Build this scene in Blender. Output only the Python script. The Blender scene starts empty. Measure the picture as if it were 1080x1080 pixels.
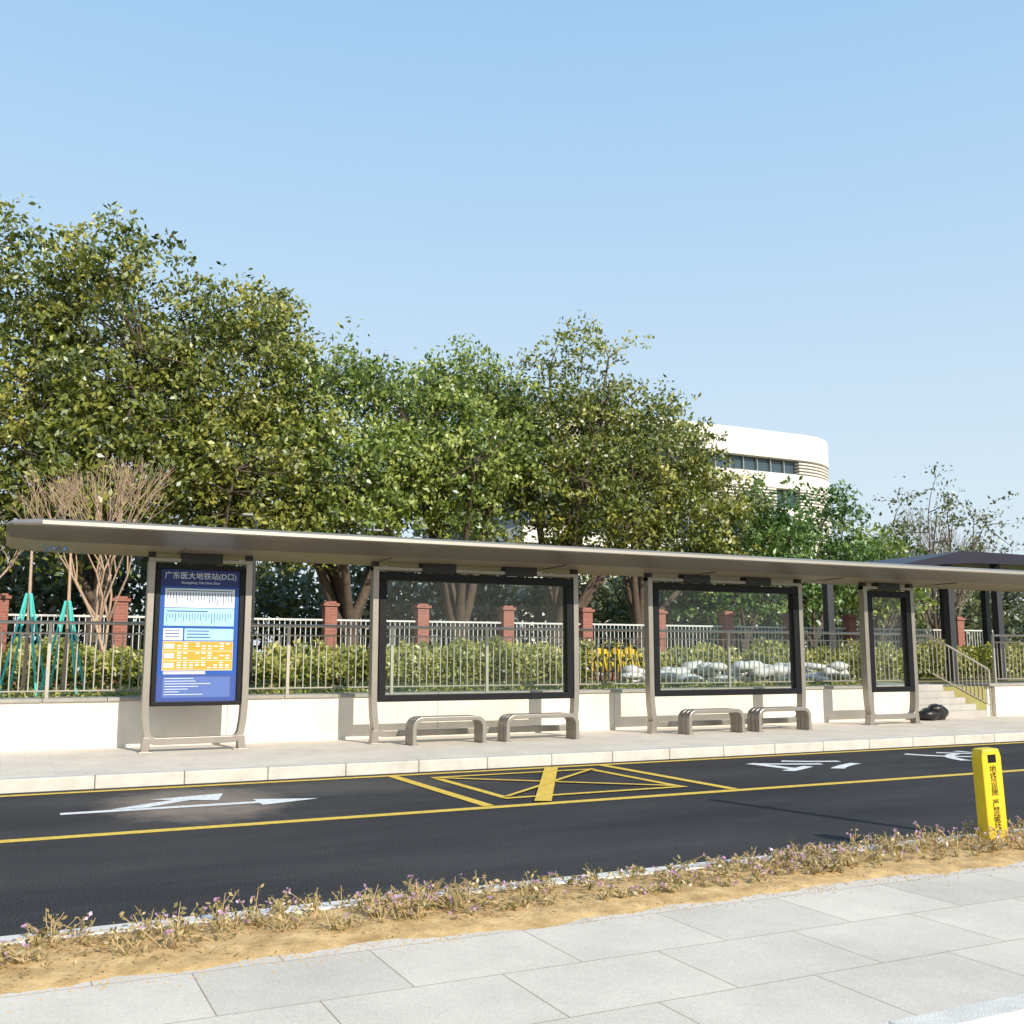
import bpy, math, random
import numpy as np
from mathutils import Vector, Matrix
random.seed(4); RNG=np.random.default_rng(7)
sc=bpy.context.scene
col=sc.collection
# ---------------------------------------------------------------- helpers
def nmat(name):
    m=bpy.data.materials.new(name); m.use_nodes=True
    nt=m.node_tree; b=nt.nodes["Principled BSDF"]
    return m,nt,b
def mat(name,c,rough=.6,metal=0,var=0.0,scale=5,bump=0,bscale=60,spec=.5,c2=None):
    m,nt,b=nmat(name)
    b.inputs["Roughness"].default_value=rough; b.inputs["Metallic"].default_value=metal
    b.inputs["Specular IOR Level"].default_value=spec
    b.inputs["Base Color"].default_value=(*c,1)
    tc=nt.nodes.new("ShaderNodeTexCoord")
    if var>0 or c2:
        n=nt.nodes.new("ShaderNodeTexNoise"); n.inputs["Scale"].default_value=scale; n.inputs["Detail"].default_value=6; n.inputs["Roughness"].default_value=.65
        nt.links.new(tc.outputs["Object"],n.inputs["Vector"])
        r=nt.nodes.new("ShaderNodeValToRGB")
        r.color_ramp.elements[0].position=.3; r.color_ramp.elements[1].position=.7
        a=tuple(max(0,x*(1-var)) for x in c); bb=c2 if c2 else tuple(min(1,x*(1+var)) for x in c)
        r.color_ramp.elements[0].color=(*a,1); r.color_ramp.elements[1].color=(*bb,1)
        nt.links.new(n.outputs["Fac"],r.inputs["Fac"]); nt.links.new(r.outputs["Color"],b.inputs["Base Color"])
    if bump>0:
        n2=nt.nodes.new("ShaderNodeTexNoise"); n2.inputs["Scale"].default_value=bscale; n2.inputs["Detail"].default_value=3
        nt.links.new(tc.outputs["Object"],n2.inputs["Vector"])
        bp=nt.nodes.new("ShaderNodeBump"); bp.inputs["Strength"].default_value=bump; bp.inputs["Distance"].default_value=.02
        nt.links.new(n2.outputs["Fac"],bp.inputs["Height"]); nt.links.new(bp.outputs["Normal"],b.inputs["Normal"])
    return m
def mesh_obj(name,verts,faces,m=None,parent=None,smooth=False,link=True):
    me=bpy.data.meshes.new(name); me.from_pydata([tuple(v) for v in verts],[],[tuple(f) for f in faces]); me.update()
    o=bpy.data.objects.new(name,me); col.objects.link(o)
    if m: me.materials.append(m)
    if smooth:
        for p in me.polygons: p.use_smooth=True
    if parent: o.parent=parent
    return o
def empty(name,loc=(0,0,0)):
    o=bpy.data.objects.new(name,None); o.location=loc; o.empty_display_size=.3; col.objects.link(o); return o
class MB:
    """mesh accumulator"""
    def __init__(s): s.v=[]; s.f=[]
    def add(s,v,f):
        k=len(s.v); s.v+= [tuple(x) for x in v]; s.f+=[tuple(i+k for i in q) for q in f]
    def box(s,x0,x1,y0,y1,z0,z1):
        s.add([(x0,y0,z0),(x1,y0,z0),(x1,y1,z0),(x0,y1,z0),(x0,y0,z1),(x1,y0,z1),(x1,y1,z1),(x0,y1,z1)],
              [(0,3,2,1),(4,5,6,7),(0,1,5,4),(1,2,6,5),(2,3,7,6),(3,0,4,7)])
    def tube(s,pts,rad,n=7,cap=True):
        pts=[Vector(p) for p in pts]; N=len(pts)
        if not hasattr(rad,'__len__'): rad=[rad]*N
        base=len(s.v); up=None
        for i,p in enumerate(pts):
            d=(pts[min(i+1,N-1)]-pts[max(i-1,0)])
            if d.length<1e-9: d=Vector((0,0,1))
            d.normalize()
            if up is None: up=Vector((0,0,1)) if abs(d.z)<.9 else Vector((1,0,0))
            a=d.cross(up)
            if a.length<1e-4: a=d.cross(Vector((0,1,0.3)))
            a.normalize(); b=d.cross(a); b.normalize()
            for k in range(n):
                t=2*math.pi*k/n; q=p+(a*math.cos(t)+b*math.sin(t))*rad[i]; s.v.append(tuple(q))
        for i in range(N-1):
            for k in range(n):
                s.f.append((base+i*n+k,base+i*n+(k+1)%n,base+(i+1)*n+(k+1)%n,base+(i+1)*n+k))
        if cap:
            s.f.append(tuple(base+k for k in range(n))); s.f.append(tuple(base+(N-1)*n+k for k in reversed(range(n))))
    def obj(s,name,m,parent=None,smooth=False,bevel=0):
        o=mesh_obj(name,s.v,s.f,m,parent,smooth)
        if bevel>0:
            b=o.modifiers.new("Bevel","BEVEL"); b.width=bevel; b.segments=2; b.limit_method='ANGLE'
        return o
def arc_path(pts,r=.12,seg=6,closed=False):
    out=[]; n=len(pts)
    for i in range(n):
        p=Vector(pts[i])
        if not closed and (i==0 or i==n-1): out.append(p); continue
        a=Vector(pts[i-1]); b=Vector(pts[(i+1)%n])
        da=(a-p).normalized(); db=(b-p).normalized(); rr=min(r,(a-p).length*.45,(b-p).length*.45)
        s=p+da*rr; e=p+db*rr
        for k in range(seg+1):
            t=k/seg; out.append(s*(1-t)**2+p*2*t*(1-t)+e*t*t)
    return out
def ribbon(mb,pts,w,y,d,closed=False):
    P=[Vector((p[0],p[1])) for p in pts]; n=len(P); base=len(mb.v)
    for i in range(n):
        if closed: t=P[(i+1)%n]-P[i-1]
        else: t=P[min(i+1,n-1)]-P[max(i-1,0)]
        t.normalize(); nn=Vector((-t.y,t.x))*w/2
        for (q,yy) in ((P[i]+nn,y-d/2),(P[i]-nn,y-d/2),(P[i]-nn,y+d/2),(P[i]+nn,y+d/2)):
            mb.v.append((q.x,yy,q.y))
    m=n if closed else n-1
    for i in range(m):
        j=(i+1)%n
        for k in range(4):
            mb.f.append((base+i*4+k,base+i*4+(k+1)%4,base+j*4+(k+1)%4,base+j*4+k))
    if not closed:
        mb.f.append((base+3,base+2,base+1,base)); e=base+(n-1)*4; mb.f.append((e,e+1,e+2,e+3))
# ---------------------------------------------------------------- materials
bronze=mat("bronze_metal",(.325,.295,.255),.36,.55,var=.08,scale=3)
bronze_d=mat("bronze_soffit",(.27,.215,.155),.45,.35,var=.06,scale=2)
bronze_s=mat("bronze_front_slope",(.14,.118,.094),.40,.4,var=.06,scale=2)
black=mat("black_enamel",(.010,.010,.012),.45,spec=.2)
dark=mat("dark_bracket",(.025,.025,.027),.5)
steel=mat("railing_steel",(.48,.44,.38),.38,.5,var=.1,scale=6)
whitepaint=mat("road_white",(.76,.75,.71),.7,var=.25,scale=14)
yellowpaint=mat("road_yellow",(.76,.50,.07),.7,var=.25,scale=14)
wallm=mat("cream_wall",(.76,.70,.60),.8,var=.13,scale=1.4,bump=.1,bscale=40)
coping=mat("coping_stone",(.34,.32,.28),.8,var=.15,scale=6)
kerbm=mat("kerb_stone",(.70,.65,.58),.85,var=.14,scale=5,bump=.3,bscale=120)
kerbp=mat("platform_kerb_stone",(.58,.54,.47),.85,var=.14,scale=4,bump=.3,bscale=120)
bark=mat("bark",(.11,.08,.058),.9,var=.35,scale=6,bump=.6,bscale=12)
palebark=mat("pale_bark",(.48,.33,.23),.9,var=.2,scale=8)
def leafmat(name,cs,trans=.35,gloss=.06):
    m,nt,b=nmat(name); nt.nodes.remove(b)
    at=nt.nodes.new("ShaderNodeAttribute"); at.attribute_name="rnd"
    r=nt.nodes.new("ShaderNodeValToRGB"); el=r.color_ramp.elements
    while len(el)<len(cs): el.new(.5)
    for i,c in enumerate(cs): el[i].position=i/(len(cs)-1); el[i].color=(*c,1)
    df=nt.nodes.new("ShaderNodeBsdfDiffuse"); tr=nt.nodes.new("ShaderNodeBsdfTranslucent"); g=nt.nodes.new("ShaderNodeBsdfGlossy"); g.inputs["Roughness"].default_value=.42; g.inputs["Color"].default_value=(.9,.95,1,1)
    nt.links.new(at.outputs["Fac"],r.inputs["Fac"]); nt.links.new(r.outputs["Color"],df.inputs["Color"]); nt.links.new(r.outputs["Color"],tr.inputs["Color"])
    mx=nt.nodes.new("ShaderNodeMixShader"); mx.inputs[0].default_value=trans
    nt.links.new(df.outputs[0],mx.inputs[1]); nt.links.new(tr.outputs[0],mx.inputs[2])
    m3=nt.nodes.new("ShaderNodeMixShader"); m3.inputs[0].default_value=gloss; nt.links.new(mx.outputs[0],m3.inputs[1]); nt.links.new(g.outputs[0],m3.inputs[2])
    nt.links.new(m3.outputs[0],nt.nodes["Material Output"].inputs["Surface"]); return m
leaf_olive=leafmat("leaf_olive",[(.035,.055,.010),(.12,.155,.024),(.27,.29,.045),(.50,.46,.10)],.3)
leaf_green=leafmat("leaf_green",[(.04,.07,.014),(.13,.19,.03),(.28,.35,.06),(.50,.53,.13)],.3)
leaf_fresh=leafmat("leaf_fresh",[(.035,.08,.018),(.11,.20,.035),(.25,.36,.08)],.3)
leaf_hedge=leafmat("leaf_hedge",[(.06,.08,.012),(.22,.26,.04),(.44,.45,.09),(.62,.54,.17)])
leaf_dry=leafmat("leaf_dry",[(.34,.20,.07),(.62,.41,.15),(.78,.60,.30)])
leaf_far=leafmat("leaf_far",[(.06,.075,.03),(.13,.15,.055),(.24,.24,.10)])
# ---------------------------------------------------------------- world, sun, camera
EL=math.radians(29)
s=Vector((.2,-1,0)).normalized()*math.cos(EL); s.z=math.sin(EL)
w=bpy.data.worlds.new("World"); sc.world=w; w.use_nodes=True
nt=w.node_tree; bg=nt.nodes["Background"]
sk=nt.nodes.new("ShaderNodeTexSky"); sk.sky_type='NISHITA'; sk.sun_disc=False
sk.sun_elevation=EL; sk.sun_rotation=math.radians(180-11.3); sk.air_density=1.0; sk.dust_density=2.0; sk.ozone_density=1.5; sk.altitude=0
tcw=nt.nodes.new("ShaderNodeTexCoord"); sx=nt.nodes.new("ShaderNodeSeparateXYZ"); nt.links.new(tcw.outputs["Generated"],sx.inputs[0])
hr=nt.nodes.new("ShaderNodeValToRGB"); e=hr.color_ramp.elements
e[0].position=0; e[0].color=(.84,.92,.97,1); e[1].position=1; e[1].color=(.20,.45,.88,1)
k=e.new(.18); k.color=(.71,.87,.99,1); k=e.new(.55); k.color=(.41,.69,1.0,1)
nt.links.new(sx.outputs["Z"],hr.inputs[0])
vs=nt.nodes.new("ShaderNodeVectorMath"); vs.operation='SCALE'; vs.inputs["Scale"].default_value=1/.15; nt.links.new(hr.outputs[0],vs.inputs[0])
mw_=nt.nodes.new("ShaderNodeMix"); mw_.data_type='RGBA'; mw_.inputs[0].default_value=.82
nt.links.new(sk.outputs[0],mw_.inputs[6]); nt.links.new(vs.outputs[0],mw_.inputs[7])
nt.links.new(mw_.outputs[2],bg.inputs[0]); bg.inputs[1].default_value=.15
L=bpy.data.lights.new("sun","SUN"); L.energy=5; L.angle=math.radians(.5); L.color=(1,.92,.79)
lo=bpy.data.objects.new("sun",L); lo.rotation_euler=(-s).to_track_quat('-Z','Y').to_euler(); lo.location=(5,-20,20); col.objects.link(lo)
cam=bpy.data.cameras.new("camera"); cam.lens=36; cam.sensor_width=36; cam.clip_end=3000; cam.clip_start=.05
co=bpy.data.objects.new("camera",cam); co.location=(0,0,1.5); co.rotation_euler=(math.radians(98.1),0,math.radians(-26)); col.objects.link(co); sc.camera=co
sc.view_settings.view_transform='Standard'; sc.view_settings.look='None'; sc.view_settings.exposure=0
# ---------------------------------------------------------------- ground
gm=mat("soil_ground",(.36,.25,.12),.95,c2=(.32,.32,.10),var=.3,scale=.8,bump=.5,bscale=9)
XL,XR=-80,140
mesh_obj("ground",[(-900,-900,-.03),(900,-900,-.03),(900,17.0,-.03),(-900,17.0,-.03),(-900,17.0,.84),(900,17.0,.84),(900,1500,.84),(-900,1500,.84)],
  [(0,1,2,3),(3,2,5,4),(4,5,6,7)],gm)
# asphalt
am,nt,b=nmat("asphalt")
tc=nt.nodes.new("ShaderNodeTexCoord")
n1=nt.nodes.new("ShaderNodeTexNoise"); n1.inputs["Scale"].default_value=80; n1.inputs["Detail"].default_value=2
n2=nt.nodes.new("ShaderNodeTexNoise"); n2.inputs["Scale"].default_value=.6; n2.inputs["Detail"].default_value=6; n2.inputs["Roughness"].default_value=.65
mpa=nt.nodes.new("ShaderNodeMapping"); mpa.inputs["Scale"].default_value=(.35,1.3,1); nt.links.new(tc.outputs["Object"],mpa.inputs[0])
nt.links.new(tc.outputs["Object"],n1.inputs["Vector"]); nt.links.new(mpa.outputs[0],n2.inputs["Vector"])
r1=nt.nodes.new("ShaderNodeValToRGB"); r1.color_ramp.elements[0].color=(.013,.0125,.013,1); r1.color_ramp.elements[1].color=(.092,.087,.083,1); r1.color_ramp.elements[0].position=.3; r1.color_ramp.elements[1].position=.78
r2=nt.nodes.new("ShaderNodeValToRGB"); r2.color_ramp.elements[0].color=(.68,.68,.70,1); r2.color_ramp.elements[1].color=(1.3,1.27,1.24,1); r2.color_ramp.elements[0].position=.35; r2.color_ramp.elements[1].position=.65
mm=nt.nodes.new("ShaderNodeMix"); mm.data_type='RGBA'; mm.blend_type='MULTIPLY'; mm.inputs[0].default_value=1
nt.links.new(n1.outputs["Fac"],r1.inputs[0]); nt.links.new(n2.outputs["Fac"],r2.inputs[0]); nt.links.new(r1.outputs[0],mm.inputs[6]); nt.links.new(r2.outputs[0],mm.inputs[7])
nP=nt.nodes.new("ShaderNodeTexNoise"); nP.inputs["Scale"].default_value=2.5; nP.inputs["Detail"].default_value=6; nP.inputs["Roughness"].default_value=.7; nt.links.new(tc.outputs["Object"],nP.inputs["Vector"])
def patch(cx,cy,sx_,sy_,amt,prev,colr,lo_=.8,hi_=1.55):
    sc_=nt.nodes.new("ShaderNodeVectorMath"); sc_.operation='MULTIPLY'; sc_.inputs[1].default_value=(1/sx_,1/sy_,0); nt.links.new(tc.outputs["Object"],sc_.inputs[0])
    di=nt.nodes.new("ShaderNodeVectorMath"); di.operation='DISTANCE'; di.inputs[1].default_value=(cx/sx_,cy/sy_,0); nt.links.new(sc_.outputs[0],di.inputs[0])
    ad=nt.nodes.new("ShaderNodeMath"); ad.operation='ADD'; nt.links.new(di.outputs["Value"],ad.inputs[0]); nt.links.new(nP.outputs["Fac"],ad.inputs[1])
    rr=nt.nodes.new("ShaderNodeMapRange"); rr.inputs[1].default_value=lo_; rr.inputs[2].default_value=hi_; rr.inputs[3].default_value=amt; rr.inputs[4].default_value=0; nt.links.new(ad.outputs[0],rr.inputs[0])
    m2=nt.nodes.new("ShaderNodeMix"); m2.data_type='RGBA'; nt.links.new(rr.outputs[0],m2.inputs[0]); nt.links.new(prev,m2.inputs[6]); m2.inputs[7].default_value=(*colr,1)
    return m2.outputs[2]
o_=patch(1.85,11.3,.95,1.35,.55,mm.outputs[2],(.42,.32,.24),1.0,1.6)
o_=patch(3.2,12.0,2.8,.9,.2,o_,(.30,.27,.22))
o_=patch(9,5.9,14,.45,.45,o_,(.36,.26,.15))
nt.links.new(o_,b.inputs["Base Color"]); b.inputs["Roughness"].default_value=.9; b.inputs["Specular IOR Level"].default_value=.2
bp=nt.nodes.new("ShaderNodeBump"); bp.inputs["Strength"].default_value=.5; bp.inputs["Distance"].default_value=.01; nt.links.new(n1.outputs["Fac"],bp.inputs["Height"]); nt.links.new(bp.outputs[0],b.inputs["Normal"])
mesh_obj("road",[(XL,5.8,0),(XR,5.8,0),(XR,13.1,0),(XL,13.1,0)],[(0,1,2,3)],am)
# paving
def paving(name,bw,rh,c1,c2,cm,mort=.006,off=.5):
    m,nt,b=nmat(name); tc=nt.nodes.new("ShaderNodeTexCoord")
    br=nt.nodes.new("ShaderNodeTexBrick"); br.inputs["Scale"].default_value=1; br.inputs["Brick Width"].default_value=bw; br.inputs["Row Height"].default_value=rh
    br.inputs["Mortar Size"].default_value=mort; br.inputs["Color1"].default_value=(*c1,1); br.inputs["Color2"].default_value=(*c2,1); br.inputs["Mortar"].default_value=(*cm,1); br.offset=off; br.inputs["Mortar Smooth"].default_value=.2
    nt.links.new(tc.outputs["Object"],br.inputs["Vector"])
    n=nt.nodes.new("ShaderNodeTexNoise"); n.inputs["Scale"].default_value=150; n.inputs["Detail"].default_value=2; nt.links.new(tc.outputs["Object"],n.inputs["Vector"])
    nb=nt.nodes.new("ShaderNodeTexNoise"); nb.inputs["Scale"].default_value=1.3; nb.inputs["Detail"].default_value=7; nb.inputs["Roughness"].default_value=.7; nt.links.new(tc.outputs["Object"],nb.inputs["Vector"])
    ad=nt.nodes.new("ShaderNodeMath"); ad.operation='ADD'; nt.links.new(n.outputs[0],ad.inputs[0]); nt.links.new(nb.outputs[0],ad.inputs[1])
    mr=nt.nodes.new("ShaderNodeMapRange"); mr.inputs[1].default_value=.6; mr.inputs[2].default_value=1.4; mr.inputs[3].default_value=.72; mr.inputs[4].default_value=1.2; nt.links.new(ad.outputs[0],mr.inputs[0])
    mx=nt.nodes.new("ShaderNodeVectorMath"); mx.operation='SCALE'; nt.links.new(br.outputs[0],mx.inputs[0]); nt.links.new(mr.outputs[0],mx.inputs["Scale"])
    nt.links.new(mx.outputs[0],b.inputs["Base Color"]); b.inputs["Roughness"].default_value=.85; b.inputs["Specular IOR Level"].default_value=.3
    bp=nt.nodes.new("ShaderNodeBump"); bp.inputs["Strength"].default_value=.2; bp.inputs["Distance"].default_value=.005; nt.links.new(n.outputs[0],bp.inputs["Height"]); nt.links.new(bp.outputs[0],b.inputs["Normal"])
    return m
pav=paving("granite_paving",.8,.6,(.74,.65,.535),(.645,.57,.47),(.36,.28,.20),mort=.0035)
pav2=paving("platform_paving",.6,.3,(.74,.66,.55),(.70,.625,.525),(.56,.49,.40),mort=.004)
mb=MB(); mb.box(XL,XR,3.0,4.95,0,.15); mb.obj("sidewalk",pav)
mb=MB(); mb.box(XL,XR,-3,2.84,-.02,.11); mb.obj("lower_pavement",mat("asphalt_path",(.3,.29,.27),.9,var=.1,scale=4))
def kerbrow(y0,y1,z1,m,bev=.012):
    mb=MB(); x=XL
    while x<XR: mb.box(x,x+.994,y0,y1,-.02,z1); x+=1
    mb.obj("kerb",m,bevel=bev)
kerbrow(2.845,2.995,.175,kerbm); kerbrow(5.67,5.81,.155,kerbm); kerbrow(13.06,13.25,.15,kerbp,.015)
mb=MB(); mb.box(XL,XR,13.252,17.0,-.02,.148); mb.obj("platform_pavement",pav2)
# soil strip, uneven
nx,ny=900,14; X0,X1=-8,27
sv=[];sf=[]
for i in range(nx+1):
    for j in range(ny+1):
        xx=X0+(X1-X0)*i/nx; t=j/ny
        spill=.05*math.sin(xx*1.7)+.035*math.sin(xx*4.1+1)+.025*math.sin(xx*11+2)+random.uniform(-.012,.012)-max(0,(2.0-xx))*.05
        y0=min(4.93,4.89+spill)
        yy=y0+(5.665-y0)*t
        h=.012*math.sin(math.pi*min(1,t*1.15))+random.uniform(0,.009)*(1 if 0<j else 0)
        z=.153+h if t>0 else .149
        if j==ny: z=.145
        sv.append((xx,yy,z))
for i in range(nx):
    for j in range(ny):
        a=i*(ny+1)+j; sf.append((a,a+ny+1,a+ny+2,a+1))
mesh_obj("soil_strip",sv,sf,mat("dry_soil",(.56,.33,.115),.95,c2=(.80,.54,.24),var=.35,scale=7,bump=.35,bscale=70),smooth=True)
mb=MB(); mb.box(XL,XR,4.952,5.668,-.02,.12); mb.obj("soil_bed",gm)
N=2600; x=RNG.uniform(-4,14,N); y=4.93-np.abs(RNG.normal(0,.10,N))-np.clip(2-x,0,9)*.03
cr=MB()
for a_,b_ in zip(x,y):
    r_=random.uniform(.002,.007); cr.add([(a_-r_,b_-r_,.151),(a_+r_,b_-r_*.6,.151),(a_+r_*.3,b_+r_,.151),(a_,b_,.151+r_)],[(0,1,3),(1,2,3),(2,0,3)])
cr.obj("soil_crumbs",mat("crumb_soil",(.5,.32,.13),.95))
# markings
def strip(mb,x0,y0,x1,y1,wd,z):
    d=Vector((x1-x0,y1-y0)).normalized(); n=Vector((-d.y,d.x))*wd/2
    mb.add([(x0+n.x,y0+n.y,z),(x0-n.x,y0-n.y,z),(x1-n.x,y1-n.y,z),(x1+n.x,y1+n.y,z)],[(0,1,2,3)])
mb=MB()
strip(mb,XL,9.68,XR,9.68,.15,.004); strip(mb,XL,12.78,XR,12.78,.13,.004)
mb.obj("yellow_lane_line",yellowpaint)
mb=MB()
a0,a1,b0,b1=4.5,7.6,9.76,12.71
strip(mb,a0,b0,a0,b1,.13,.008); strip(mb,a1,b0,a1,b1,.13,.008)
i=.42
strip(mb,a0+i,b0+i,a0+i,b1-i,.10,.008); strip(mb,a1-i,b0+i,a1-i,b1-i,.10,.008)
strip(mb,a0+i-.05,b0+i,a1-i+.05,b0+i,.10,.012); strip(mb,a0+i-.05,b1-i,a1-i+.05,b1-i,.10,.012)
strip(mb,a0+i,b1-i-.05,a1-i,b0+i+.05,.09,.016); strip(mb,5.12,b0,6.8,b1,.18,.020)
strip(mb,a0+i,b0+i+.05,a1-i,b1-i-.05,.06,.024)
mb.obj("yellow_box_marking",yellowpaint)
mb=MB(); z=.005
mb.add([(.55,11.02,z),(2.45,11.02,z),(2.45,11.16,z),(.55,11.16,z)],[(0,1,2,3)])
mb.add([(2.45,10.86,z),(3.1,11.1,z),(2.45,11.34,z)],[(0,1,2)])
mb.add([(1.0,11.175,z+.001),(1.35,11.175,z+.001),(1.9,11.6,z+.001),(1.75,11.7,z+.001)],[(0,1,2,3)])
mb.add([(1.45,11.75,z+.002),(2.25,11.95,z+.002),(2.1,11.4,z+.002)],[(0,1,2)])
mb.obj("lane_arrow_marking",whitepaint)
def text(name,body,size,loc,rot,m,parent=None,scale=(1,1,1),align='CENTER'):
    c=bpy.data.curves.new(name,'FONT'); c.body=body; c.size=size; c.align_x=align; c.align_y='CENTER'; c.extrude=0
    o=bpy.data.objects.new(name,c); o.location=loc; o.rotation_euler=rot; o.scale=scale; c.materials.append(m); col.objects.link(o)
    if parent: o.parent=parent
    return o
tx=text("lane_text_marking","公",1.3,(10.1,11.5,.006),(0,0,math.radians(-90)),whitepaint,scale=(1,1.35,1)); tx.data.offset=.02
tx=text("lane_text_marking","交",1.3,(13.3,11.5,.006),(0,0,math.radians(-90)),whitepaint,scale=(1,1.2,1)); tx.data.offset=.02
# ---------------------------------------------------------------- retaining wall + railing
mb=MB(); x=-40
while x<18.2:
    x2=min(x+3.6,18.2); mb.box(x+.004,x2-.004,16.9,17.12,.14,.84); x+=3.6
mb.obj("retaining_wall",wallm)
mb=MB(); x=-40
while x<18.2:
    x2=min(x+.9,18.2); mb.box(x+.003,x2-.003,16.86,17.5,.842,.90); x+=.9
mb.obj("wall_coping",coping,bevel=.008)
def rail(mb,x0,x1,y,zb,zt,sp=.13):
    mb.tube([(x0,y,zt),(x1,y,zt)],.026,8); mb.tube([(x0,y,zt-.16),(x1,y,zt-.16)],.014,6); mb.tube([(x0,y,zb+.1),(x1,y,zb+.1)],.014,6)
    x=x0; k=0
    while x<=x1+.001:
        if k%14==0: mb.box(x-.025,x+.025,y-.025,y+.025,zb,zt)
        else: mb.tube([(x,y,zb+.1),(x,y,zt-.16)],.0115,5,False)
        k+=1; x+=sp
mb=MB(); rail(mb,-14,18.1,17.12,.90,2.03); mb.obj("metal_railing",steel)
# stairs at right end
st=empty("entrance_stairs",(0,0,0))
mb=MB()
for k in range(5):
    mb.box(18.22,18.9+(4.8-k)*.34,16.92+.002*k,18.6,.15+.15*k-(.02 if k==0 else 0),.15+.15*(k+1)-.002)
mb.obj("steps",mat("step_stone",(.42,.40,.37),.8,var=.1,scale=5),st,bevel=.01)
mb=MB()
mb.tube([(18.2,16.98,2.0),(18.9,16.98,2.0),(20.7,16.98,1.25),(20.75,16.98,1.15),(20.75,16.98,.15)],.026,8)
mb.tube([(18.9,16.98,1.15),(20.7,16.98,.42)],.014,6)
for k in range(20):
    x=18.3+k*.13; zt=2.0 if x<18.9 else 2.0-(x-18.9)*.417; zb=1.15 if x<18.9 else zt-.84
    mb.tube([(x,16.98,zb),(x,16.98,zt)],.0105,5,False)
mb.tube([(18.2,16.98,.9),(18.2,16.98,2.0)],.025,8)
mb.obj("handrail",steel,st)
mb=MB(); mb.box(20.62,20.8,16.99,18.8,.14,.845); mb.box(20.82,34,16.9,17.2,.14,.845); mb.box(18.24,20.6,18.602,18.75,.14,.86); mb.obj("retaining_wall",wallm)
mb=MB(); mb.box(20.61,34,16.86,17.6,.847,.90); mb.obj("wall_coping",coping,bevel=.008)
mb=MB(); rail(mb,21.1,33,17.1,.90,2.03); mb.obj("metal_railing",steel)
# ---------------------------------------------------------------- bus shelter
sh=empty("bus_shelter",(0,0,0))
sec=[(14.46,3.235),(14.50,3.29),(14.62,3.315),(16.2,3.24),(16.66,3.12),(16.68,3.06),(16.5,3.035),(15.1,3.06),(14.62,3.17),(14.50,3.205)]
xs=[-.12,-.05,.25,.9]+[2+k*2 for k in range(16)]
def shr(i): return {0:.35,1:.72,2:.92}.get(i,1)
v=[];f=[];n=len(sec); cy=15.6; cz=3.14
for i,x in enumerate(xs):
    k=shr(i); ky={0:.965,1:.99}.get(i,1)
    for (y,z) in sec: v.append((x,cy+(y-cy)*ky,(cz+.02)+(z-cz-.02)*(k if k<1 else 1)))
for i in range(len(xs)-1):
    for k in range(n): f.append((i*n+k,(i+1)*n+k,(i+1)*n+(k+1)%n,i*n+(k+1)%n))
f.append(tuple(reversed(range(n)))) ; f.append(tuple((len(xs)-1)*n+k for k in range(n)))
f=[tuple(reversed(q)) for q in f]
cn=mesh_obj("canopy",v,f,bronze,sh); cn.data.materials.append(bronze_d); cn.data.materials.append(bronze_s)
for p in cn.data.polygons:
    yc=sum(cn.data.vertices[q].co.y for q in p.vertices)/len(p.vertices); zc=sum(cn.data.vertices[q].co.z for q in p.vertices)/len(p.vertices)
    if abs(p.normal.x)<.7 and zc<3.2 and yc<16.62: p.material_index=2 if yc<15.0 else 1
mb=MB(); mb.box(.3,32,14.44,14.458,3.215,3.262); mb.obj("canopy_trim",mat("trim_light",(.46,.42,.36),.4,.5),sh)
mb=MB(); mb.tube([(.35+.02*k,15.0+.12*math.sin(k*.9),3.0-.08*abs(math.sin(k*.7))) for k in range(16)],.008,5); mb.obj("loose_cable",mat("blue_cable",(.03,.2,.5),.5),sh)
mb=MB()
for k in range(10):
    x=2.2+k*3.1; mb.box(x-.004,x+.004,15.12,16.45,3.035,3.052)
mb.obj("canopy_seams",bronze_s,sh)
def panel_frame(tag,x0,x1,glass=True):
    mb=MB(); wv=.10; y=15.9
    xa,xb=x0+wv/2,x1-wv/2; ins=.06
    path=arc_path([(xa,2.95),(xa,.9),(xa+ins*.2,.6),(xa+ins,.30),(xb-ins,.30),(xb-ins*.2,.6),(xb,.9),(xb,2.95)],.13)
    ribbon(mb,path,wv,y,.16)
    for q,sg in ((xa+ins*.7,1),(xb-ins*.7,-1)):
        ribbon(mb,[(q,.36),(q-.02*sg,.148)],.11,y,.162)
        mb.box(q-.11,q+.11,y-.12,y+.12,.148,.162)
    ribbon(mb,[(xa-.05,2.94),(xb+.05,2.94)],.06,y,.164)
    mb.obj(tag+"_frame",bronze,sh,bevel=.02)
    zb=.80; zt=2.88; X0=x0+.115; X1=x1-.115; bw=.12
    if not glass: bw=.07
    mb=MB()
    mb.box(X0,X1,15.82,15.99,zt-bw*1.1,zt); mb.box(X0,X1,15.82,15.99,zb,zb+bw*.9)
    mb.box(X0,X0+bw,15.822,15.988,zb+bw*.9,zt-bw*1.1); mb.box(X1-bw,X1,15.822,15.988,zb+bw*.9,zt-bw*1.1)
    mb.obj(tag+"_case",black,sh,bevel=.008)
    mb=MB()
    for z in (1.1,2.6):
        mb.box(x0+.095,X0+.01,15.86,15.94,z,z+.12); mb.box(X1-.01,x1-.095,15.86,15.94,z,z+.12)
    L=x1-x0
    for c in ((.3,.7) if L>2 else (.5,)):
        xx=x0+L*c; mb.box(xx-.3,xx+.3,15.8,16.0,2.9,3.05)
    for xx in (x0+.05,x1-.05): mb.box(xx-.05,xx+.05,15.84,15.96,2.9,3.08)
    mb.obj(tag+"_bracket",dark,sh)
    return X0+bw,X1-bw,zb+bw*.9,zt-bw*1.1
gl,nt,b=nmat("clear_glass")
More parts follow.
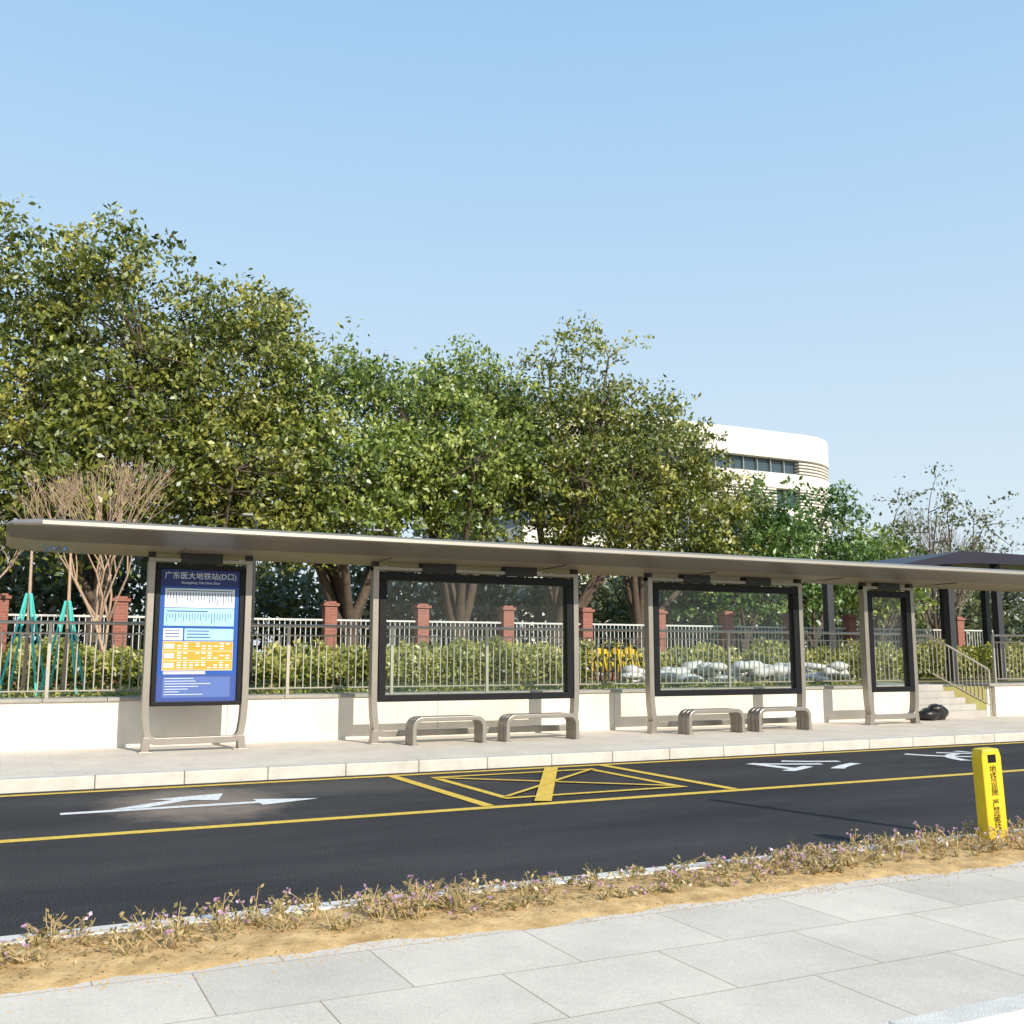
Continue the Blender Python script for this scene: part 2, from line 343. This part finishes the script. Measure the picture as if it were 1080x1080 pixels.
nt.nodes.remove(b); tr=nt.nodes.new("ShaderNodeBsdfTransparent"); tr.inputs[0].default_value=(.92,.97,.955,1)
gs=nt.nodes.new("ShaderNodeBsdfGlossy"); gs.inputs["Roughness"].default_value=.02; df=nt.nodes.new("ShaderNodeBsdfDiffuse"); df.inputs[0].default_value=(.7,.72,.72,1)
fr=nt.nodes.new("ShaderNodeFresnel"); fr.inputs[0].default_value=1.42; m1=nt.nodes.new("ShaderNodeMixShader"); m2_=nt.nodes.new("ShaderNodeMixShader")
nt.links.new(fr.outputs[0],m1.inputs[0]); nt.links.new(tr.outputs[0],m1.inputs[1]); nt.links.new(gs.outputs[0],m1.inputs[2])
m2_.inputs[0].default_value=.012; nt.links.new(m1.outputs[0],m2_.inputs[1]); nt.links.new(df.outputs[0],m2_.inputs[2]); nt.links.new(m2_.outputs[0],nt.nodes["Material Output"].inputs[0])
for tag,x0,x1 in (("display_wide",5.23,9.03),("display_wide_b",10.5,14.15),("display_narrow",15.78,17.2)):
    r=panel_frame(tag,x0,x1)
    mesh_obj(tag+"_glass",[(r[0],15.9,r[2]),(r[1],15.9,r[2]),(r[1],15.9,r[3]),(r[0],15.9,r[3])],[(0,1,2,3)],gl,sh)
r=panel_frame("route_sign",1.78,3.30,False)
px0,px1,pz0,pz1=r
W=px1-px0; H=pz1-pz0; Y=15.86
def flat(name,u0,u1,t0,t1,dy,m):
    return mesh_obj(name,[(px0+W*u0,Y-dy,pz1-H*t1),(px0+W*u1,Y-dy,pz1-H*t1),(px0+W*u1,Y-dy,pz1-H*t0),(px0+W*u0,Y-dy,pz1-H*t0)],[(0,1,2,3)],m,sh)
def fm(n,c): return mat(n,c,.35,var=.04,scale=3,spec=.3)
mb=MB(); mb.box(px0+.001,px1-.001,Y+.001,Y+.1,pz0+.001,pz1-.001); mb.obj("route_sign_back",black,sh)
flat("poster_base",0.0,1,0,1,.002,fm("poster_blue",(.02,.09,.36)))
flat("poster_header",0,1,0,.13,.004,fm("poster_navy",(.014,.03,.16)))
white=fm("poster_white",(.72,.78,.82)); lb=fm("poster_lightblue",(.36,.62,.80)); org=fm("poster_orange",(.80,.33,.05)); pur=fm("poster_violet",(.05,.085,.30)); paleblue=fm("poster_paleblue",(.10,.16,.40))
flat("poster_map",.06,.94,.145,.29,.004,white); flat("poster_routes",.06,.94,.295,.43,.004,lb); flat("poster_title_bar",.06,.30,.45,.54,.004,white); flat("poster_title_bar_b",.32,.94,.45,.54,.004,lb)
flat("poster_footer",0,1,.80,1,.003,pur); flat("poster_footer_panel",.08,.92,.815,.97,.0045,paleblue); flat("poster_notice",.08,.6,.775,.795,.004,white); flat("poster_table",.06,.94,.548,.768,.0035,fm("poster_cream",(.78,.6,.4)))  # footer panel is printed in a paler blue
inkmat=fm("poster_ink",(.02,.06,.26))
mb=MB(); mw=MB(); mo=MB()
def cell(m_,u0,u1,t0,t1,dy): 
    m_.add([(px0+W*u0,Y-dy,pz1-H*t1),(px0+W*u1,Y-dy,pz1-H*t1),(px0+W*u1,Y-dy,pz1-H*t0),(px0+W*u0,Y-dy,pz1-H*t0)],[(0,1,2,3)])
for g in range(3):
    t0=.552+g*.072
    cell(mo,.065,.935,t0,t0+.066,.005)
    for q in range(3):
        for k in range(9):
            u=.24+k*.076
            if random.random()<.75: cell(mw,u,u+.05,t0+.008+q*.019,t0+.016+q*.019,.008)
    cell(mw,.08,.2,t0+.015,t0+.05,.008)
for k in range(24):
    u=.09+k*.035; cell(mb,u,u+.009,.175,.175+random.uniform(.03,.10),.007)
cell(mb,.09,.91,.158,.163,.007)
for k in range(24):
    u=.09+k*.035; cell(mb,u,u+.007,.335,.335+random.uniform(.03,.08),.007)
cell(mb,.09,.6,.315,.322,.007)
for k in range(3): cell(mb,.08,.26,.46+k*.025,.467+k*.025,.007); cell(mb,.35,.42+random.random()*.5,.465+k*.024,.472+k*.024,.007)
for rrow in range(7): cell(mw,.1,.25+random.random()*.45,.825+rrow*.02,.829+rrow*.02,.007)
mb.obj("poster_lines",inkmat,sh); mw.obj("poster_cells",white,sh); mo.obj("poster_orange_rows",org,sh)
R90=(math.radians(90),0,0)
text("poster_title","广东医大地铁站(D口)",.112,(px0+W/2,Y-.01,pz1-H*.05),R90,white,sh)
text("poster_subtitle","Guangdong Yida Ditie Zhan",.05,(px0+W/2,Y-.01,pz1-H*.1),R90,white,sh)
# benches
def bench(x0,x1):
    e=empty("shelter_bench",((x0+x1)/2,15.4,.148)); h=.44
    L=(x1-x0)/2
    for j,(nm,yy) in enumerate((("rail_front",-.12),("rail_mid",0.0),("rail_back",.12))):
        mb=MB(); ribbon(mb,arc_path([(-L+.03,0),(-L+.03,h-.04),(L-.03,h-.04),(L-.03,0)],.16,8),.07,yy,.113); mb.obj(nm,bronze,e,bevel=.012)
    mb=MB(); mb.box(-L-.02,-L+.1,-.18,.18,0,.012); mb.box(L-.1,L+.02,-.18,.18,0,.012); mb.obj("feet",bronze,e)
for a,b_ in ((5.72,6.97),(7.33,8.68),(10.92,12.15),(12.48,13.72)): bench(a,b_)
# ---------------------------------------------------------------- yellow bollard
bo=empty("yellow_marker_post",(6.66,5.50,.17)); bo.rotation_euler=(math.radians(1),math.radians(-3),math.radians(-12))
ym=mat("bollard_yellow",(.78,.53,.015),.45,var=.08,scale=8)
mb=MB(); 
prof=[(-.085,-.03),(.085,-.03),(.085,.6),(.07,.66),(-.07,.66),(-.085,.6)]
v=[(x,-.06,z) for x,z in prof]+[(x,.06,z) for x,z in prof]; n=6
mb.add(v,[tuple(range(n)),tuple(reversed(range(n,2*n)))]+[(k,k+n,(k+1)%n+n,(k+1)%n) for k in range(n)])
mb.obj("post_body",ym,bo,bevel=.012)
mesh_obj("warning_icon",[(-.035,-.062,.56),(.035,-.062,.56),(.035,-.062,.62),(-.035,-.062,.62)],[(0,1,2,3)],black,bo)
for k,ch in enumerate("地铁设施严禁破坏"):
    text("post_char_%d"%k,ch,.062,(0,-.063,.51-k*.054-(.03 if k>3 else 0)),R90,black,bo)
sp=empty("unseen_shadow_post",(7.62,5.3,.15)); mb=MB(); mb.tube([(0,0,0),(0,0,2.0)],.055,12); mb.box(-.1,.1,-.1,.1,0,.02); mb.tube([(0,0,2.0),(0,0,2.03)],.06,12); mb.obj("pole",steel,sp)  # bare pole out of view, added to cast the thin shadow on the road
# ---------------------------------------------------------------- vegetation
def leaf_mesh(name,C,size,m,parent=None,upbias=.5,aspect=.5,rnd=None,flat_=False):
    N=len(C); d=RNG.normal(size=(N,3)); d[:,2]-=.4
    if flat_: d[:,2]=RNG.normal(0,.15,N)
    d/=np.linalg.norm(d,axis=1)[:,None]
    nn=RNG.normal(size=(N,3)); nn[:,2]+=upbias*2; nn[:,1]-=upbias
    if flat_: nn[:,2]+=5
    wv=np.cross(d,nn); wv/=np.linalg.norm(wv,axis=1)[:,None]+1e-9
    Ls=(size*RNG.uniform(.6,1.25,N))[:,None]
    V=np.empty((N,4,3)); V[:,0]=C-d*Ls*.5; V[:,1]=C+wv*Ls*aspect*.5; V[:,2]=C+d*Ls*.5; V[:,3]=C-wv*Ls*aspect*.5
    me=bpy.data.meshes.new(name); me.vertices.add(N*4); me.loops.add(N*4); me.polygons.add(N)
    me.vertices.foreach_set("co",V.reshape(-1)); me.loops.foreach_set("vertex_index",np.arange(N*4,dtype=np.int32)); me.polygons.foreach_set("loop_start",np.arange(0,N*4,4,dtype=np.int32))
    me.update(calc_edges=True)
    at=me.attributes.new("rnd",'FLOAT','FACE'); 
    if rnd is None: rnd=RNG.uniform(0,1,N)
    at.data.foreach_set("value",np.clip(rnd,0,1).astype(np.float32))
    me.materials.append(m); o=bpy.data.objects.new(name,me); col.objects.link(o)
    if parent: o.parent=parent
    return o
def curve3(a,b,k=5,sag=.0,jit=.1):
    a=Vector(a); b=Vector(b); L=(b-a).length; out=[]
    mid=(a+b)/2+Vector((random.gauss(0,jit),random.gauss(0,jit),random.gauss(0,jit)+sag))*L
    for i in range(k+1):
        t=i/k; out.append(a*(1-t)**2+mid*2*t*(1-t)+b*t*t)
    return out
def tree(x,y,crowns,m,nclump=260,per=100,lsize=.17,trunk_r=.22,fork=2.2,name="banyan_tree",zb=.82,clr=.55):
    e=empty(name,(x,y,zb)); mb=MB()
    base=Vector((0,0,-.1)); f1=Vector((random.uniform(-.3,.3),random.uniform(-.3,.3),fork))
    mb.tube(curve3(base,f1,5,0,.05),[trunk_r*1.35,trunk_r*1.05,trunk_r,trunk_r*.95,trunk_r*.9,trunk_r*.85],9)
    C=[];tot=sum(c[3]*c[4]*c[5] for c in crowns)
    limbs=[]
    for cr in crowns:
        cx,cy,cz,rx,ry,rz=cr[:6]; dens=cr[6] if len(cr)>6 else 1
        cc=Vector((cx-x,cy-y,cz-zb))
        nl=max(3,int(10*(rx*ry*rz)/tot))
        for k in range(nl):
            th=random.uniform(0,6.28); ph=random.uniform(-.3,.9)
            tgt=cc+Vector((math.cos(th)*rx*.66*math.cos(ph),math.sin(th)*ry*.66*math.cos(ph),math.sin(ph)*rz*.7))
            pts=curve3(f1+Vector((0,0,random.uniform(-.5,0))),tgt,8,-.05,.07); L=len(pts)
            mb.tube(pts,[max(.02,trunk_r*.6*(1-i/L)**.8) for i in range(L)],6,False); limbs+=pts[2:]
        N=max(8,int(dens*nclump*(rx*ry*rz)/tot))
        q=RNG.normal(size=(N,3)); q/=np.linalg.norm(q,axis=1)[:,None]; rad=RNG.uniform(.2,1,N)**.4
        lump=1+.14*np.sin(q[:,0]*5+cx)+.14*np.sin(q[:,2]*6+cy)+RNG.normal(0,.09,N)
        lump=np.clip(lump,.6,1.22)
        P=q*(rad*lump)[:,None]*np.array([rx,ry,rz])+np.array(cc)
        C.append(P)
    C=np.concatenate(C)
    la=np.array([tuple(p) for p in limbs])
    for i in range(0,len(C),2):
        dd=np.linalg.norm(la-C[i],axis=1); j=int(np.argmin(dd))
        if dd[j]<3: mb.tube(curve3(la[j],C[i],3,0,.08),[.035,.025,.016,.008],4,False)
    mb.obj("trunk",bark,e,smooth=True)
    M=len(C); cnt=per
    rs=RNG.uniform(.6,1.25,(M,1,1))
    off=np.clip(RNG.normal(size=(M,cnt,3)),-2.2,2.2)*np.array([clr,clr,clr*.55])*rs
    sub=RNG.normal(size=(M,7,3))*np.array([clr,clr,clr*.6])*.85*rs
    idx=RNG.integers(0,7,(M,cnt)); off=off*.34+np.take_along_axis(sub,idx[:,:,None].repeat(3,2),1)
    off[:,:,2]-=.12*(off[:,:,0]**2+off[:,:,1]**2)
    P=(C[:,None,:]+off).reshape(-1,3)
    hue=np.repeat(RNG.normal(.5,.21,M),cnt)+RNG.normal(0,.16,M*cnt)
    leaf_mesh("foliage",P,lsize,m,e,rnd=hue)
    return e
tree(-2.6,29,[(-2.6,29,9.9,3.6,3,3.4),(-1.2,28,6.6,3.4,2.8,2.6)],leaf_olive,330,per=90,lsize=.195)
tree(2.0,29,[(2.2,29.5,9.4,2.9,3,3.6),(1.6,28,6.6,2.9,2.6,2.6)],leaf_olive,350,per=90,lsize=.195)
tree(5.2,29,[(5.4,30,8.9,2.3,2.8,4.1),(6.0,28.5,6.2,2.5,2.4,2.4)],leaf_olive,310,per=90,lsize=.195)
tree(9.2,30,[(9.3,30.5,8.4,3.3,3,3.1),(8.4,29,6.6,2.3,2.5,2.0)],leaf_green,300,per=90,lsize=.195,fork=1.6,trunk_r=.3)
tree(13.4,31,[(13.1,31,8.8,3.1,2.8,3.0),(12.2,29.5,7.0,2.6,2.4,1.8)],leaf_green,290,per=90,lsize=.195,fork=1.4,trunk_r=.32)
tree(17.0,31,[(17.0,31,9.0,2.5,2.2,2.6),(17.9,31,11.7,1.9,1.4,2.3,.55),(17.6,30,7.0,3.0,2.5,2.2)],leaf_olive,290,per=90,lsize=.195,fork=1.7,trunk_r=.3)
tree(20.6,32,[(20.8,31.5,8.8,2.5,2.6,2.6),(22.4,31,6.6,2.3,2.2,2.4)],leaf_olive,260,per=90,lsize=.195,fork=1.8,trunk_r=.26)
tree(25.6,32,[(26.2,32,6.0,2.2,2,2.3),(24.4,32,4.8,2,1.8,2.0)],leaf_fresh,130,per=80,lsize=.25,fork=1.5,trunk_r=.14,name="mango_tree")
tree(31.0,34,[(31.6,34,6.1,2.4,2,2.4),(28.8,34,4.4,2.2,1.8,2.0)],leaf_fresh,130,per=80,lsize=.25,fork=1.5,trunk_r=.14,name="mango_tree")
tree(35.5,35,[(35.5,35,5.2,2.3,2,2.1)],leaf_green,80,per=70,lsize=.25,fork=1.5,trunk_r=.14,name="young_tree")
tree(43.0,38,[(43,38,7.6,4.8,3,3.6)],leaf_far,75,per=34,lsize=.24,fork=2,trunk_r=.16,name="sparse_tree")
def mass(name,x0,x1,y0,y1,zt,N,m,ls,zb=.8):
    M=N//90; C=np.stack([RNG.uniform(x0,x1,M),RNG.uniform(y0,y1,M),np.zeros(M)],1)
    top=zt*(.78+.14*np.sin(C[:,0]*.5)+.12*np.sin(C[:,0]*1.37+2))
    C[:,2]=zb+(top-zb)*RNG.uniform(0,1,M)**.8
    P=(C[:,None,:]+RNG.normal(size=(M,90,3))*.6).reshape(-1,3)
    return leaf_mesh(name,P,ls,m,rnd=np.repeat(RNG.normal(.45,.2,M),90)+RNG.normal(0,.15,M*90))
mass("background_trees",-12,36,38,44,7.0,40000,leaf_far,.42)
mass("background_trees",34,95,50,62,9.0,45000,leaf_far,.5)
def hedge(name,x0,x1,y0,y1,z0,z1,N,m,ls):
    x=RNG.uniform(x0,x1,N); y=RNG.uniform(y0,y1,N); top=z1+.12*np.sin(x*2.1)+.12*np.sin(x*5.3+y*3)+.07*np.sin(x*11)
    z=z0+(top-z0)*RNG.uniform(0,1,N)**.6
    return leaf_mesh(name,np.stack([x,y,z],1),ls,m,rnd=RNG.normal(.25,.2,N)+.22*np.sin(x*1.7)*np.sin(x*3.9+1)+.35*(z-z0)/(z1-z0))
hedge("hedge",-6,3.0,20.0,21.0,.9,1.6,16000,leaf_hedge,.12)
hedge("hedge",3.2,7.4,20.2,21.2,.9,1.5,9000,leaf_hedge,.12)
hedge("hedge",7.6,12.3,20.8,22.0,.9,1.7,15000,leaf_hedge,.12)
hedge("hedge",18,31,21.5,22.6,.9,1.75,18000,leaf_hedge,.13)
hedge("shrub_row",-10,36,24.8,26,.9,1.7,24000,leaf_hedge,.19)
x=RNG.uniform(-6,18,20000); y=RNG.uniform(17.7,20.2,20000); kk=(np.sin(x*1.9+y)+np.sin(x*4.3-y*2.7)+np.sin(y*6)+RNG.normal(0,.6,20000))>.1
x=x[kk];y=y[kk]; leaf_mesh("ground_cover",np.stack([x,y,.86+np.abs(RNG.normal(0,.07,len(x)))],1),.09,leaf_hedge)
def bare(name,x,y,zb,h,m,lv=5,r=.07):
    e=empty(name,(x,y,zb)); mb=MB()
    def br(p,d,L,r,l):
        q=p+d*L; mid=p+d*L*.5+Vector((random.gauss(0,.04),random.gauss(0,.04),0))*L
        mb.tube([p,mid,q],[r,r*.85,r*.68],5,False)
        if l==0: return
        for k in range(random.choice((2,3,3))):
            nd=(d+Vector((random.gauss(0,.32),random.gauss(0,.32),random.gauss(.15,.15)))).normalized()
            br(q,nd,L*random.uniform(.62,.85),r*.62,l-1)
    for k in range(3): br(Vector((random.uniform(-.1,.1),0,-.05)),Vector((random.uniform(-.25,.25),random.uniform(-.2,.2),1)).normalized(),h*.28,r,lv)
    mb.obj("branches",m,e,smooth=True); return e
bare("bare_tree",1.75,22.5,.84,5.1,palebark,5,.045)
bare("bare_tree",-.9,23,.84,4.4,palebark,4,.04)
gb=mat("grey_bark",(.25,.2,.16),.9)
bare("bare_tree",47,42,.84,9.8,gb,5,.10)
bare("bare_tree",51,44,.84,9.0,gb,5,.09)
teal=mat("teal_wrap",(.08,.55,.48),.6,var=.1)
for (x,y,h) in ((.25,18.5,1.7),(.85,18.7,1.6),(-.4,18.9,1.5)):
    e=empty("tree_support_stake",(x,y,.84)); mb=MB()
    for k in range(4):
        a=k*1.57+.5; mb.tube([(math.cos(a)*.42,math.sin(a)*.42,0),(math.cos(a)*.04,math.sin(a)*.04,h)],.02,6)
    mb.obj("stakes",teal,e); mb=MB(); mb.tube([(0,0,0),(.02,0,1.2),(0,.02,2.4)],[.035,.03,.02],7); mb.obj("sapling_trunk",palebark,e)
# roadside plants in the soil strip
mb=MB(); C=[];F=[]
for k in range(1100):
    x=random.uniform(-3,12); y=random.uniform(5.1,5.68)
    if random.random()<.46+.24*math.sin(x*2.3)+.2*math.sin(x*5.1)-.015*x: continue
    h=random.uniform(.02,.14)*(.8+.3*math.sin(x*1.3))
    for j in range(4):
        tx=x+random.gauss(0,.07); ty=y+random.gauss(0,.04); tz=.18+h*random.uniform(.4,1.1)
        mb.tube([(x,y,.16),((x+tx)/2,(y+ty)/2,(.16+tz)/2+.01),(tx,ty,tz)],[.0025,.002,.0012],3,False)
        for q in range(7):
            t=random.random(); C.append((x+(tx-x)*t+random.gauss(0,.012),y+(ty-y)*t+random.gauss(0,.012),.17+(tz-.17)*t+random.gauss(0,.008)))
        if random.random()<.2:
            for q in range(4): F.append((tx+random.gauss(0,.01),ty+random.gauss(0,.01),tz+random.gauss(0,.008)))
e=empty("roadside_plants"); mb.obj("stems",mat("straw",(.5,.36,.18),.9),e)
leaf_mesh("leaves",np.array(C),.032,leafmat("leaf_strip",[(.16,.15,.03),(.42,.32,.12),(.62,.46,.22)]),e)
leaf_mesh("flowers",np.array(F),.021,leafmat("petal",[(.55,.28,.45),(.65,.42,.58)]),e,aspect=.8)
N=20000; x=RNG.uniform(-3,14,N); y=5.6-np.abs(RNG.normal(0,.3,N)); kk=(y>4.84)&(np.sin(x*3.1)+np.sin(x*7.7+y*9)+RNG.normal(0,.8,N)>-.3)
x=x[kk];y=y[kk]; leaf_mesh("dry_leaf_litter",np.stack([x,y,.176+RNG.uniform(0,.012,len(x))],1),.033,leaf_dry,None,aspect=.3,flat_=True)
# ---------------------------------------------------------------- back fence with brick pillars
bm,nt,b=nmat("red_brick"); tc=nt.nodes.new("ShaderNodeTexCoord"); br=nt.nodes.new("ShaderNodeTexBrick")
br.inputs["Scale"].default_value=1; br.inputs["Brick Width"].default_value=.24; br.inputs["Row Height"].default_value=.075; br.inputs["Mortar Size"].default_value=.006
br.inputs["Color1"].default_value=(.34,.12,.085,1); br.inputs["Color2"].default_value=(.26,.09,.06,1); br.inputs["Mortar"].default_value=(.3,.2,.17,1)
mp=nt.nodes.new("ShaderNodeMapping"); mp.inputs["Rotation"].default_value=(math.radians(90),0,0); nt.links.new(tc.outputs["Object"],mp.inputs[0]); nt.links.new(mp.outputs[0],br.inputs[0]); nt.links.new(br.outputs[0],b.inputs[0]); b.inputs["Roughness"].default_value=.85
fe=empty("brick_pillar_fence"); mb=MB(); mc=MB(); mr=MB()
for k in range(-4,12):
    y=27.6; x=2.48+k*2.7
    mb.box(x-.17,x+.17,y-.17,y+.17,.8,2.9); mc.box(x-.22,x+.22,y-.22,y+.22,2.902,2.98); mc.box(x-.15,x+.15,y-.15,y+.15,2.982,3.03)
    mb.box(x+.172,x+2.528,y-.1,y+.1,.8,1.3)
    mr.box(x+.172,x+2.528,y-.03,y+.03,2.5,2.55); mr.box(x+.172,x+2.528,y-.03,y+.03,1.42,1.47)
    for j in range(15): mr.box(x+.32+j*.143,x+.34+j*.143,y-.012,y+.012,1.471,2.499)
mb.obj("pillars",bm,fe); mc.obj("caps",bm,fe); mr.obj("white_bars",mat("white_bar",(.6,.6,.57),.5),fe)
# ---------------------------------------------------------------- white building
wb=empty("white_building")
wm=mat("white_cladding",(.74,.69,.62),.6,var=.05,scale=.3); gmat=mat("dark_glazing",(.05,.08,.10),.15)
def foot(x0,x1,y0,y1,r,off=0):
    p=[(x0-off,y0-off)]; r=r+off
    for k in range(13):
        t=-math.pi/2+k/12*math.pi/2; p.append((x1-r+off+math.cos(t)*r,y0+r-off+math.sin(t)*r))
    for k in range(13):
        t=k/12*math.pi/2; p.append((x1-r+off+math.cos(t)*r,y1-r+off+math.sin(t)*r))
    p.append((x0-off,y1+off)); return p
def slab(mb,P,z0,z1):
    n=len(P); mb.add([(x,y,z0) for x,y in P]+[(x,y,z1) for x,y in P],[tuple(reversed(range(n))),tuple(range(n,2*n))]+[(k,(k+1)%n,(k+1)%n+n,k+n) for k in range(n)])
FB=(44,88.5,88,118,9)
mb=MB(); slab(mb,foot(*FB,off=-.9),.8,26.2); mb.obj("glazing",gmat,wb)
mb=MB()
for z0,z1 in ((23.6,26.6),(20.2,21.9),(16.6,18.0),(12.6,14.2),(8.4,10.2),(.8,6)): slab(mb,foot(*FB),z0,z1)
mb.obj("bands",wm,wb)
mb=MB()
for z0,z1 in ((21.9,23.6),(18.0,20.2),(14.2,16.6),(10.2,12.6)):
    z=z0+.18
    while z<z1-.1:
        slab(mb,foot(79,88.5,88,118,9,off=-.05),z,z+.17); z+=.36
z=18.2
while z<20.1: slab(mb,foot(50,76,88.1,118,.5),z,z+.17); z+=.36
mb.obj("louvres",wm,wb)
mb=MB()
for k in range(18):
    x=45+k*1.9; mb.box(x,x+.08,88.6,88.88,.8,23.6)
mb.obj("mullions",mat("grey_frame",(.35,.36,.36),.5),wb)
# ---------------------------------------------------------------- metro entrance roof
me_=empty("metro_entrance"); dk=mat("dark_roof_panel",(.02,.017,.032),.45,.2); dc=mat("dark_column",(.05,.05,.055),.5,.3)
mb=MB()
P=[(21.3,3.92),(24.3,4.52),(31.5,4.52),(31.5,4.30),(24.5,4.18)]
n=len(P); mb.add([(x,20.5,z) for x,z in P]+[(x,25.5,z) for x,z in P],[tuple(range(n)),tuple(reversed(range(n,2*n)))]+[(k,k+n,(k+1)%n+n,(k+1)%n) for k in range(n)])
mb.obj("roof",dk,me_)
mb=MB()
for x,y in ((20.6,22.0),(24.2,21.0),(26.2,21.0),(28.6,25),(30.6,25)): mb.box(x-.11,x+.11,y-.11,y+.11,.84,4.2 if x>22 else 3.8)
mb.box(24.0,31,20.9,21.05,3.75,3.9); mb.box(20.4,24,21.9,22.1,3.6,3.72); mb.obj("columns",dc,me_,bevel=.01)
# ---------------------------------------------------------------- lamp posts behind
lg=mat("lamp_grey",(.3,.3,.3),.4)
for x,y,h in ((4.2,20,3.3),(7.0,20.5,3.2)):
    e=empty("garden_lamp",(x,y,.84)); mb=MB(); mb.tube([(0,0,0),(0,0,h)],.025,8); mb.tube([(0,0,h-.05),(-.15,-.1,h+.1)],.018,6); mb.obj("post",dc,e)
    mb=MB(); mb.box(-.3,-.1,-.18,-.02,h+.08,h+.12); mb.obj("lamp_head",lg,e,bevel=.015)
# bicycles
ybm=mat("bike_yellow",(.75,.5,.02),.4); tyre=mat("tyre",(.02,.02,.02),.7)
for i in range(6):
    e=empty("bicycle",(12.2+i*.42,22.2,.85)); e.rotation_euler=(0,math.radians(4),math.radians(70+random.uniform(-6,6)))
    mb=MB()
    for cx in (-.52,.52):
        mb.tube([(cx+.31*math.cos(t*math.pi/10),0,.33+.31*math.sin(t*math.pi/10)) for t in range(21)],.02,6,False)
        for t in range(8): mb.tube([(cx,0,.33),(cx+.3*math.cos(t*.785),0,.33+.3*math.sin(t*.785))],.003,3,False)
    mb.obj("wheels",tyre,e)
    mb=MB(); mb.tube([(-.52,0,.33),(-.05,0,.3),(.42,0,.78)],.022,6); mb.tube([(-.05,0,.3),(-.2,0,.85)],.02,6); mb.tube([(.52,0,.33),(.4,0,.85),(.38,0,1.02)],.02,6); mb.tube([(-.52,0,.33),(-.17,0,.7)],.014,6)
    mb.tube([(-.52-.36,0,.4),(-.52,0,.68),(-.52+.3,0,.55)],.03,5)
    mb.box(.45,.66,-.12,.12,.78,.93); mb.obj("frame",ybm,e)
    mb=MB(); mb.box(-.33,-.08,-.07,.07,.86,.92); mb.tube([(.34,-.28,1.02),(.38,0,1.02),(.34,.28,1.02)],.015,6); mb.obj("saddle_and_bars",tyre,e,bevel=.01)
# sandbags
mb=MB()
def blob(mb,c,r,seg=8,ring=5):
    b0=len(mb.v)
    for i in range(ring+1):
        ph=math.pi*i/ring
        for j in range(seg):
            t=2*math.pi*j/seg; k=1+random.uniform(-.12,.12)
            mb.v.append((c[0]+r[0]*math.sin(ph)*math.cos(t)*k,c[1]+r[1]*math.sin(ph)*math.sin(t)*k,c[2]+r[2]*math.cos(ph)*k))
    for i in range(ring):
        for j in range(seg): mb.f.append((b0+i*seg+j,b0+i*seg+(j+1)%seg,b0+(i+1)*seg+(j+1)%seg,b0+(i+1)*seg+j))
for k in range(75): blob(mb,(random.uniform(13.2,19.5),random.uniform(20.2,21.4),.93+random.random()**2*.4),(random.uniform(.22,.36),random.uniform(.2,.3),random.uniform(.08,.15)))
mb.obj("sandbag_pile",mat("white_bag",(.55,.55,.52),.7,var=.2,bump=.6,bscale=10),smooth=True)
mb=MB()
for c,r in (((18.15,16.45,.27),(.3,.2,.15)),((18.45,16.5,.3),(.26,.2,.18)),((18.3,16.4,.4),(.2,.16,.1))): blob(mb,c,r,12,8)
mb.obj("black_bag",mat("black_plastic",(.012,.012,.013),.3,bump=.8,bscale=14),smooth=True)
print("done")
